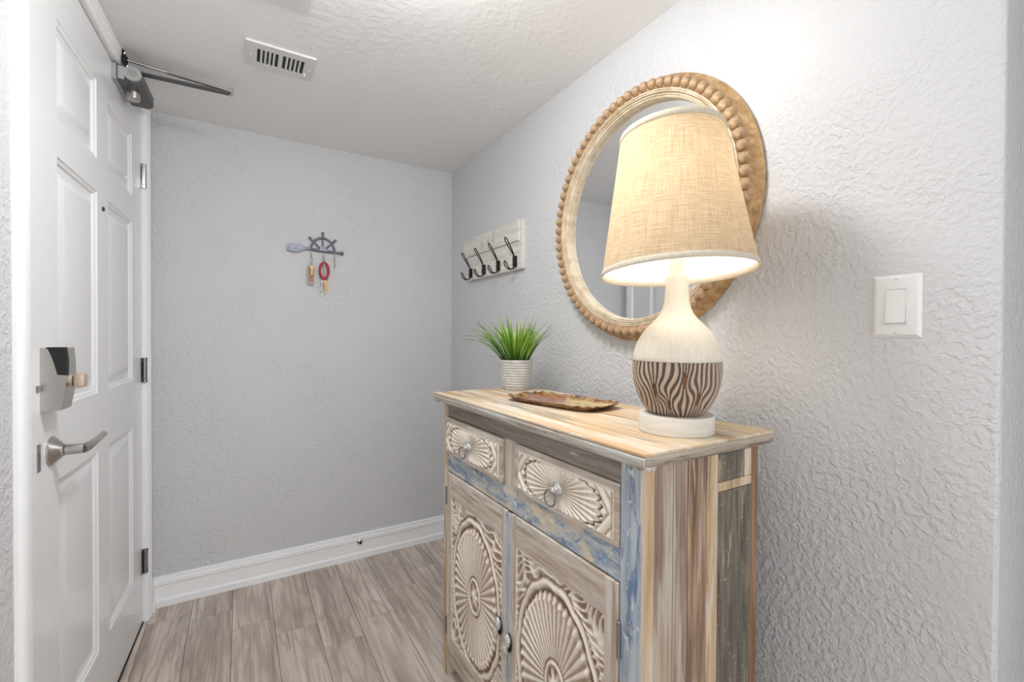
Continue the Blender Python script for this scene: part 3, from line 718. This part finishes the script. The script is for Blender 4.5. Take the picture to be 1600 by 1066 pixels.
# ------------------------------------------------------------------ round mirror
MC = (1.0, 1.573)
mr = thing('round_mirror', 'round wall mirror in a golden wood frame ringed with carved beads', 'mirror', (XR, MC[0], MC[1]))
def ringx(prof, n=128):   # profile (radius, distance out of the wall), closed
    V, F = [], []; m = len(prof)
    for rad, o in prof:
        for k in range(n): V.append((XR-o, MC[0]+rad*cos(2*pi*k/n), MC[1]+rad*sin(2*pi*k/n)))
    for i in range(m):
        j = (i+1) % m
        for k in range(n): F.append((i*n+k, i*n+(k+1) % n, j*n+(k+1) % n, j*n+k))
    return V, F
m_gold = wood('frame_golden_wood', [(.3, lin(146, 110, 70)), (.5, lin(178, 140, 94)), (.7, lin(202, 168, 122))], 'y', 40, 40, [(lin(206, 180, 140), 30, 30, .56, .66, .5)], grain=.3, seed=7)
m_bead = wood('bead_brown_wood', [(.3, lin(136, 108, 80)), (.5, lin(170, 138, 104)), (.7, lin(198, 168, 132))], 'y', 70, 70, [], grain=.4, seed=9)
m_inner = wood('frame_inner_whitewash', [(.3, lin(190, 168, 136)), (.6, lin(222, 208, 184))], 'y', 30, 30, [], grain=.25, seed=3)
fr = put('frame', ringx([(.350, .003), (.394, .003), (.396, .008), (.393, .013), (.388, .016), (.384, .026), (.378, .036), (.372, .040), (.358, .042), (.352, .040), (.350, .036)]), m_gold, mr, smooth=50)
put('inner_rim', ringx([(.3400, .005), (.3510, .005), (.3510, .0400), (.3500, .0415), (.3465, .0415), (.3455, .0375), (.3445, .0375), (.3430, .0405), (.3410, .0400), (.3400, .0360)]), m_inner, mr, smooth=25)
put('inner_lip', ringx([(.3265, .005), (.3385, .005), (.3385, .0345), (.3375, .0365), (.3345, .0360), (.3335, .0310), (.3325, .0310), (.3310, .0330), (.3280, .0310), (.3265, .022)]), m_inner, mr, smooth=25)
put('rim_groove', ringx([(.3383, .006), (.3402, .006), (.3402, .0330), (.3383, .0330)]), m_bead, mr)
put('glass', add(lathe_x(XR, MC[0], MC[1], [(.330, .002), (.330, .012)], 128)), None, mr)
t = NT('mirror_silver'); t.col((.86, .87, .88, 1)); t.b.inputs['Metallic'].default_value = 1.0; t.rough(.0)
bpy.data.objects['glass'].data.materials.append(t.m)
NB = 72; src = None
for k in range(NB):
    a_ = 2*pi*(k+.5)/NB; p_ = (-.040, .366*cos(a_), .366*sin(a_))
    if src is None:
        src = put('bead', sphere((0, 0, 0), .0160, .0160, .0155, 16, 10), m_bead, mr, local=True, smooth=180); src.location = p_; src.rotation_euler = (a_, 0, 0)
    else: copy_at(src, mr, p_, (a_, 0, 0))

# ------------------------------------------------------------------ coat rack
cr = thing('coat_rack', 'whitewashed plank coat rack with four black wire hooks by the corner', 'coat rack', (XR, 1.95, 1.49))
m_rackw = wood('rack_whitewash', [(.3, lin(206, 198, 184)), (.5, lin(224, 220, 212)), (.7, lin(232, 229, 222))], 'y', 50, 4, [(lin(188, 178, 166), 30, 6, .62, .70, .6)], grain=.18, seed=13)
put('back_board', box(XR-.018, XR, 1.663, 2.215, 1.488, 1.707, .0015), m_rackw, cr)
put('top_board', prism([(XR-.018, 1.612), (XR-.026, 1.615), (XR-.026, 1.704), (XR-.024, 1.7065), (XR-.018, 1.7065)], 1.684, 2.25, 'y'), m_rackw, cr)
m_faint = plain('faint_worn_print', lin(150, 142, 136), .8)
for y, z0, z1 in ((1.905, 1.630, 1.690), (1.915, 1.640, 1.692), (2.02, 1.625, 1.660), (2.035, 1.626, 1.668), (1.955, 1.640, 1.672), (1.975, 1.635, 1.670)):
    put('worn_mark', box(XR-.0264, XR-.0259, y, y+.003, z0, z1), m_faint, cr)
def bez(p, n=10):
    p = [Vector(q) for q in p]; out = []
    for i in range(n+1):
        f = i/n; out.append((1-f)**3*p[0]+3*(1-f)**2*f*p[1]+3*(1-f)*f*f*p[2]+f**3*p[3])
    return out
def hook_wire(up):
    V = []
    if up: A_ = bez([(-.024, 0, .012), (-.030, 0, .040), (-.052, 0, .062), (-.072, 0, .098)], 14)
    else: A_ = bez([(-.022, 0, -.014), (-.032, 0, -.046), (-.064, 0, -.044), (-.074, 0, -.006)], 14)
    n = len(A_); wd = [(.0022+.0075*sin(pi*min(1, max(0, (i/(n-1)-.22)/.78))*.5)**1.2)*(1 if i < n-1 else .75) for i in range(n)]
    L_ = [A_[i]+Vector((0, wd[i], 0)) for i in range(n)]; R_ = [A_[i]+Vector((0, -wd[i], 0)) for i in range(n-1, -1, -1)]
    tip = A_[-1]+(A_[-1]-A_[-2]).normalized()*.005
    return tube(L_+[tip]+R_, .0026, 8)
first = None
for y in (2.165, 2.015, 1.868, 1.716):
    loc = (0, y-1.95, .0345)
    if first is None:
        h0 = put('hook', add(hook_wire(True), hook_wire(False)), m_iron, cr, local=True, smooth=60)
        h1 = put('mounting_plate', add(box(-.0255, -.018, -.013, .013, -.024, .024, .002), cone((-.026, 0, -.022), (-.026, 0, .022), .0075, .0075, 12)), m_iron, h0, local=True, smooth=40)
        h0.location = loc; first = (h0, h1)
    else:
        c = copy_at(first[0], cr, loc); p = copy_at(first[1], c, (0, 0, 0))

# ------------------------------------------------------------------ light switch
sw = thing('light_switch', 'white rocker light switch with a square-cornered plate on the grey wall', 'light switch', (XR, .353, 1.19))
sy0, sy1, sz0, sz1 = .3155, .3905, 1.191, 1.311
def plate_rings(rings):
    V, F = [], []
    for o, h in rings: V += [(XR-h, sy0+o, sz0+o), (XR-h, sy1-o, sz0+o), (XR-h, sy1-o, sz1-o), (XR-h, sy0+o, sz1-o)]
    for i in range(len(rings)-1):
        for k in range(4): F.append((4*i+k, 4*i+(k+1) % 4, 4*i+4+(k+1) % 4, 4*i+4+k))
    e = 4*(len(rings)-1); F.append((e, e+1, e+2, e+3)); return V, F
put('plate', plate_rings([(0, 0), (.0003, .0015), (.006, .0055), (.009, .006)]), m_white, sw, smooth=15)
cy, cz = .353, 1.251
put('bezel', add(box(XR-.0075, XR-.005, cy-.0175, cy-.0155, cz-.0345, cz+.0345), box(XR-.0075, XR-.005, cy+.0155, cy+.0175, cz-.0345, cz+.0345), box(XR-.0075, XR-.005, cy-.0155, cy+.0155, cz+.0325, cz+.0345), box(XR-.0075, XR-.005, cy-.0155, cy+.0155, cz-.0345, cz-.0325)), m_white, sw)
put('rocker', prism([(XR-.0045, cz+.0318), (XR-.0062, cz+.0318), (XR-.0078, cz+.0), (XR-.0110, cz-.0318), (XR-.0045, cz-.0318)], cy-.0149, cy+.0149, 'y'), m_white, sw)
for z in (1.302, 1.200): 
    s1_ = put('screw', lathe_x(XR-.0058, cy, z, [(.0032, 0), (.003, .0008), (.001, .001)], 12), m_white, sw)
    put('slot', [box(XR-.0072, XR-.0066, cy-.0004, cy+.0004, z-.0022, z+.0022)][0], m_steel, s1_)

# ------------------------------------------------------------------ potted grass
PC = (.885, 1.432); pz = TZ
pp = thing('potted_plant', 'bushy artificial green grass in a ribbed grey pot on the cabinet', 'plant', (PC[0], PC[1], TZ))
prf = [(0, pz), (.043, pz), (.045, pz+.002)]
for k in range(11):
    f0 = k/11; z0 = pz+.004+f0*.106; rad = .046+.0175*(f0**.62)
    if f0 > .8: rad -= .002*(f0-.8)/.2
    prf += [(rad-.0026, z0), (rad+.0004, z0+.0025), (rad+.0010, z0+.0050), (rad+.0002, z0+.0080)]
prf += [(.0625, pz+.112), (.0615, pz+.1135), (.0585, pz+.112), (.0575, pz+.098), (0, pz+.098)]
m_pot = wood('pot_ceramic_wash', [(.3, lin(186, 185, 184)), (.5, lin(208, 206, 203)), (.7, lin(224, 221, 217))], 'z', 40, 220, [(lin(160, 158, 156), 60, 160, .60, .66, .6)], grain=.25, seed=21)
put('pot', lathe(prf, 48, PC), m_pot, pp, smooth=60)
m_soil = plain('dark_moss', lin(48, 52, 30), .9, var=.5, scale=120)
put('soil', lathe([(.057, pz+.1), (.057, pz+.104), (.03, pz+.108), (0, pz+.109)], 24, PC), m_soil, pp, smooth=60)
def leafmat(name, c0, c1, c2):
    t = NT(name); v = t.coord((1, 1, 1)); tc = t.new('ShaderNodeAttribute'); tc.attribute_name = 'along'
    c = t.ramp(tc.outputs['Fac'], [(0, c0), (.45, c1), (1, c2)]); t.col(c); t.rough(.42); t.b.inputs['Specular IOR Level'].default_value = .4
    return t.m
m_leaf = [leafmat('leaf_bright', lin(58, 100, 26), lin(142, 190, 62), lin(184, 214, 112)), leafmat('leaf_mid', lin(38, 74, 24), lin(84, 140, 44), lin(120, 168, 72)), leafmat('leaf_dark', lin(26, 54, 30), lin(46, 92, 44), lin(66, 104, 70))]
def blade(az, r_, L_, lean, curl, wd):
    n = 9; V, F = [], []; d = Vector((cos(az), sin(az), 0)); sdv = Vector((-sin(az), cos(az), 0))
    p = Vector((PC[0], PC[1], pz+.103))+d*r_; ang = lean; pts = []
    for i in range(n+1):
        pts.append(p.copy()); p = p+(d*sin(ang)+Vector((0, 0, cos(ang))))*L_/n; ang += curl/n*(.4+1.2*i/n)
    for i, q in enumerate(pts):
        f = i/n; w_ = wd*(.55+.9*f if f < .4 else (1-((f-.4)/.6)**1.6)*.91)+.0002
        nrm = Vector((0, 0, 1)); q = q.copy(); q.x = min(q.x, XR-.004)
        V += [q-sdv*w_+Vector((0, 0, .0012*(w_/wd))), q-Vector((0, 0, .0006)), q+sdv*w_+Vector((0, 0, .0012*(w_/wd)))]
    for i in range(n):
        for k in range(2): F.append((3*i+k, 3*i+k+1, 3*i+4+k, 3*i+3+k))
    return V, F, [i/n for i in range(n+1) for _ in range(3)]
for k in range(150):
    az = random.uniform(0, 2*pi); q = random.random(); r_ = .046*sqrt(random.random())
    lean = r_/.046*.55+random.uniform(-.05, .28); L_ = random.uniform(.13, .21); curl = random.uniform(.1, .95)
    if k < 14: az = k*2*pi/14+random.uniform(-.2, .2); lean = .65; L_ = random.uniform(.18, .23); curl = random.uniform(.9, 1.5); r_ = .048
    toward = max(0, cos(az)); L_ *= 1-.25*toward; lean *= 1-.45*toward; curl *= 1-.5*toward
    V, F, al = blade(az, r_, L_, lean, curl, random.uniform(.0032, .0056))
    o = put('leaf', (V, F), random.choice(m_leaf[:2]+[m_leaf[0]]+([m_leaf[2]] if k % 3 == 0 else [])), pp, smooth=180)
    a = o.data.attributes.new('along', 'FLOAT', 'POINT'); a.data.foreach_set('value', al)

# ------------------------------------------------------------------ ceramic tray
tcx, tcy = .815, 1.065; trz = radians(-90+11.0)
def tray():
    # superellipse rings: bottom outside, wavy rim, inside floor; local x is the length
    n = 120; V, F = [], []; rings = []
    def ring(hx, hy_, z, wav, wz):
        for k in range(n):
            a_ = 2*pi*k/n; c_, s_ = cos(a_), sin(a_); e = .42
            x = hx*abs(c_)**e*(1 if c_ >= 0 else -1); y = hy_*abs(s_)**e*(1 if s_ >= 0 else -1)
            per = a_*1.0; w_ = sin(34*a_*.5)
            x0 = x*(1+wav*w_*.5); y0 = y*(1+wav*w_)
            tipk = (abs(x)/hx)**6*(abs(y)/hy_)**6
            V.append((x0, y0, z+wz*w_+tipk*wz*1.5))
    spec = [(.120, .050, .0008, 0, 0), (.146, .066, .0012, 0, 0), (.160, .076, .007, .010, .0006), (.172, .084, .0150, .022, .0020), (.1745, .086, .0160, .024, .0020), (.172, .0835, .0162, .022, .0020), (.158, .073, .0085, .008, .0005), (.146, .064, .0050, 0, 0), (.08, .03, .0042, 0, 0)]
    for q in spec: ring(*q)
    m = len(spec)
    for i in range(m-1):
        for k in range(n): F.append((i*n+k, i*n+(k+1) % n, (i+1)*n+(k+1) % n, (i+1)*n+k))
    F.append(tuple(range(n-1, -1, -1))); F.append(tuple(range((m-1)*n, m*n)))
    return V, F
tr = put('ceramic_tray', tray(), None, None, local=True, smooth=60)
tr.matrix_world = Matrix.Translation((tcx, tcy, TZ)) @ Matrix.Rotation(trz, 4, 'Z')
tr['label'] = 'brown glazed tray with wavy rim and mustard patch, beside the lamp'; tr['category'] = 'tray'
t = NT('tray_glaze'); v = t.coord()
spx = t.new('ShaderNodeSeparateXYZ'); t.link(v, spx.inputs[0])
nn = t.noise(v, 34, 4, .6, .4); n3 = t.noise(v, 90, 4, .6)
c = t.ramp(nn, [(.32, lin(70, 42, 22)), (.48, lin(140, 98, 62)), (.58, lin(176, 138, 100)), (.72, lin(120, 66, 26))])
ins = t.math('MULTIPLY', t.ramp(t.math('ABSOLUTE', spx.outputs[1]), [(.060, 1.0), (.074, 0.0)]), t.ramp(t.math('ADD', t.math('ABSOLUTE', spx.outputs[0]), t.math('MULTIPLY', n3, .01)), [(.138, 1.0), (.155, 0.0)]))
sel = t.ramp(t.math('ADD', spx.outputs[0], t.math('ADD', t.math('MULTIPLY', t.math('SUBTRACT', nn, .5), .12), t.math('MULTIPLY', spx.outputs[1], .5))), [(-.02, 0.0), (.01, 1.0)])
innr = t.mix(sel, t.ramp(n3, [(.3, lin(120, 62, 22)), (.6, lin(172, 102, 44))]), t.ramp(n3, [(.3, lin(190, 160, 88)), (.6, lin(214, 190, 120))]))
t.col(t.mix(ins, c, innr)); t.rough(.16); t.b.inputs['Coat Weight'].default_value = .5
tr.data.materials.append(t.m)

# ------------------------------------------------------------------ key rack on the end wall
kr = thing('key_rack', 'pewter oar and half ship wheel key rack on the end wall', 'key rack', (.33, YB, 1.62))
yk = YB-.008
put('oar', add(tube([(.275, yk, 1.624), (.36, yk, 1.619), (.445, yk, 1.616)], [.0068, .0075, .0058], 12), sphere((.452, yk, 1.6155), .0105, .008, .0105)), m_pewter, kr, smooth=60)
put('oar_blade', prism([(.196, 1.606), (.203, 1.606), (.215, 1.602), (.245, 1.602), (.262, 1.608), (.280, 1.6175), (.305, 1.6185), (.305, 1.628), (.280, 1.631), (.262, 1.638), (.245, 1.640), (.215, 1.642), (.203, 1.639)], yk-.006, yk+.006, 'y'), m_pewter, kr)
wc = (.3605, 1.618)
arc = [(wc[0]+.0565*cos(pi*i/24), yk, wc[1]+.0665*sin(pi*i/24)) for i in range(25)]
put('wheel_rim', tube(arc, .0058, 10, flat=.9), m_pewter, kr, smooth=60)
put('wheel_hub', [prism([(wc[0]+.019*cos(pi*i/12), wc[1]+.021*sin(pi*i/12)) for i in range(13)], yk-.007, yk+.006, 'y')][0], m_pewter, kr)
for a_ in (42, 90, 138):
    a_ = radians(a_); f = lambda q, k=1.0: (wc[0]+q*cos(a_)*.95, yk, wc[1]+q*sin(a_)*1.05)
    put('wheel_spoke', tube([f(.015), f(.030), f(.045), f(.062), f(.070), f(.080), f(.090), f(.0925)], [.0035, .0050, .0035, .0035, .0045, .0060, .0052, .003], 10), m_pewter, kr, smooth=60)
hx = (.3055, .3635, .4155)
for x in hx:
    put('key_hook', add(tube([(x, yk-.004, 1.615), (x, yk-.006, 1.600), (x, yk-.006, 1.582), (x, yk-.009, 1.576), (x, yk-.016, 1.574), (x, yk-.020, 1.580), (x, yk-.020, 1.586)], .0018, 8), sphere((x, yk-.006, 1.592), .0042)), m_silver, kr, smooth=60)
m_brass = plain('brass', lin(176, 140, 84), .35, .85, .25, 90); m_red = plain('red_plastic', lin(176, 26, 30), .35, var=.12); m_redbr = plain('red_glass', lin(164, 104, 84), .25, var=.5, scale=160)
def key(x, y, z, L_, tilt, mt, parent, name='key'):
    d = Vector((sin(tilt), 0, -cos(tilt))); s_ = Vector((cos(tilt), 0, sin(tilt))); p0 = Vector((x, y, z))
    def P(a_, b_, o): return p0+d*a_+s_*b_+Vector((0, o, 0))
    head = [(L_*.16+L_*.16*cos(2*pi*i/14), L_*.17*sin(2*pi*i/14)) for i in range(14)]
    hd_ = [P(a_, b_, o) for o in (-.0012, .0012) for a_, b_ in head]
    n = 14; g1 = (hd_, [(i, (i+1) % n, n+(i+1) % n, n+i) for i in range(n)]+[tuple(range(n)), tuple(range(2*n-1, n-1, -1))])
    bl = [(L_*.30, -.0035), (L_*.95, -.0035), (L_, -.0005), (L_*.93, .003), (L_*.84, .0022), (L_*.76, .004), (L_*.66, .0024), (L_*.55, .004), (L_*.30, .004)]
    m = len(bl); bv = [P(a_, b_, o) for o in (-.0009, .0009) for a_, b_ in bl]
    g2 = (bv, [(i, (i+1) % m, m+(i+1) % m, m+i) for i in range(m)]+[tuple(range(m)), tuple(range(2*m-1, m-1, -1))])
    return put(name, add(g1, g2), mt, parent)
yr = yk-.016
k1 = thing('keychain', 'small framed charm and brass key hanging on the first hook of the key rack', 'keychain', (hx[0], yr, 1.44), group='keys on the key rack')
put('ring', tube([(hx[0]+.006*sin(2*pi*i/16), yr, 1.568+.012*cos(2*pi*i/16)) for i in range(16)], .0012, 6, True), m_silver, k1, smooth=60)
put('charm_frame', add(box(hx[0]-.018, hx[0]-.013, yr-.003, yr+.003, 1.448, 1.540, .0015), box(hx[0]+.008, hx[0]+.013, yr-.003, yr+.003, 1.448, 1.540, .0015), box(hx[0]-.013, hx[0]+.008, yr-.003, yr+.003, 1.448, 1.453), box(hx[0]-.013, hx[0]+.008, yr-.003, yr+.003, 1.535, 1.540)), m_silver, k1)
put('charm_insert', box(hx[0]-.013, hx[0]+.008, yr-.0015, yr+.0015, 1.453, 1.535), m_redbr, k1)
put('clasp', cone((hx[0], yr, 1.538), (hx[0], yr, 1.556), .004, .0025, 10), m_steel, k1, smooth=60)
key(hx[0]+.004, yr-.007, 1.536, .050, -.12, m_brass, k1)
key(hx[0]-.002, yr-.010, 1.535, .046, .1, m_brass, k1)
k2 = thing('keychain', 'red oval carabiner with brass keys on the middle hook of the key rack', 'keychain', (hx[1], yr, 1.40), group='keys on the key rack')
put('ring', tube([(hx[1]+.005*sin(2*pi*i/16), yr, 1.570+.010*cos(2*pi*i/16)) for i in range(16)], .0012, 6, True), m_silver, k2, smooth=60)
put('carabiner', tube([(hx[1]+.001+.0205*sin(2*pi*i/28), yr-.002, 1.517+.040*cos(2*pi*i/28)) for i in range(28)], .0062, 10, True), m_red, k2, smooth=60)
put('gate', cone((hx[1], yr-.003, 1.552), (hx[1]+.004, yr-.003, 1.484), .0032, .0028, 10), m_silver, k2, smooth=60)
put('key_ring', tube([(hx[1]+.003+.012*sin(2*pi*i/18), yr-.004, 1.470+.012*cos(2*pi*i/18)) for i in range(18)], .0014, 6, True), m_brass, k2, smooth=60)
key(hx[1]-.006, yr-.005, 1.468, .058, -.15, m_steel, k2); key(hx[1]+.004, yr-.009, 1.466, .052, .18, m_brass, k2); key(hx[1]+.006, yr-.012, 1.468, .066, -.02, m_brass, k2)
k3 = thing('keychain', 'small slim dark key fob on the last hook of the key rack', 'keychain', (hx[2], yr, 1.53), group='keys on the key rack')
put('ring', tube([(hx[2]+.004*sin(2*pi*i/14), yr, 1.571+.008*cos(2*pi*i/14)) for i in range(14)], .0011, 6, True), m_silver, k3, smooth=60)
put('fob', cone((hx[2], yr, 1.563), (hx[2], yr, 1.538), .0022, .0034, 10), m_steel, k3, smooth=60)

# ------------------------------------------------------------------ wall bumper on the baseboard
ds = thing('door_stop', 'small round metal door stop on the white baseboard', 'door stop', (.545, YB-.013, .075))
def disc_y(x, z, prof, y):
    n = 20; V, F = [], []
    for rad, o in prof:
        for k in range(n): V.append((x+rad*cos(2*pi*k/n), y-o, z+rad*sin(2*pi*k/n)))
    for i in range(len(prof)-1):
        for k in range(n): F.append((i*n+k, i*n+(k+1) % n, (i+1)*n+(k+1) % n, (i+1)*n+k))
    F.append(tuple(range((len(prof)-1)*n, len(prof)*n))); return V, F
put('mount', disc_y(.545, .088, [(.0145, 0), (.0145, .003), (.011, .006), (.0075, .009), (.0075, .016)], YB-.013), m_nickel, ds, smooth=40)
put('rubber_tip', disc_y(.545, .088, [(.0062, 0), (.0062, .005), (.004, .007)], YB-.028), m_blackpl, ds, smooth=40)
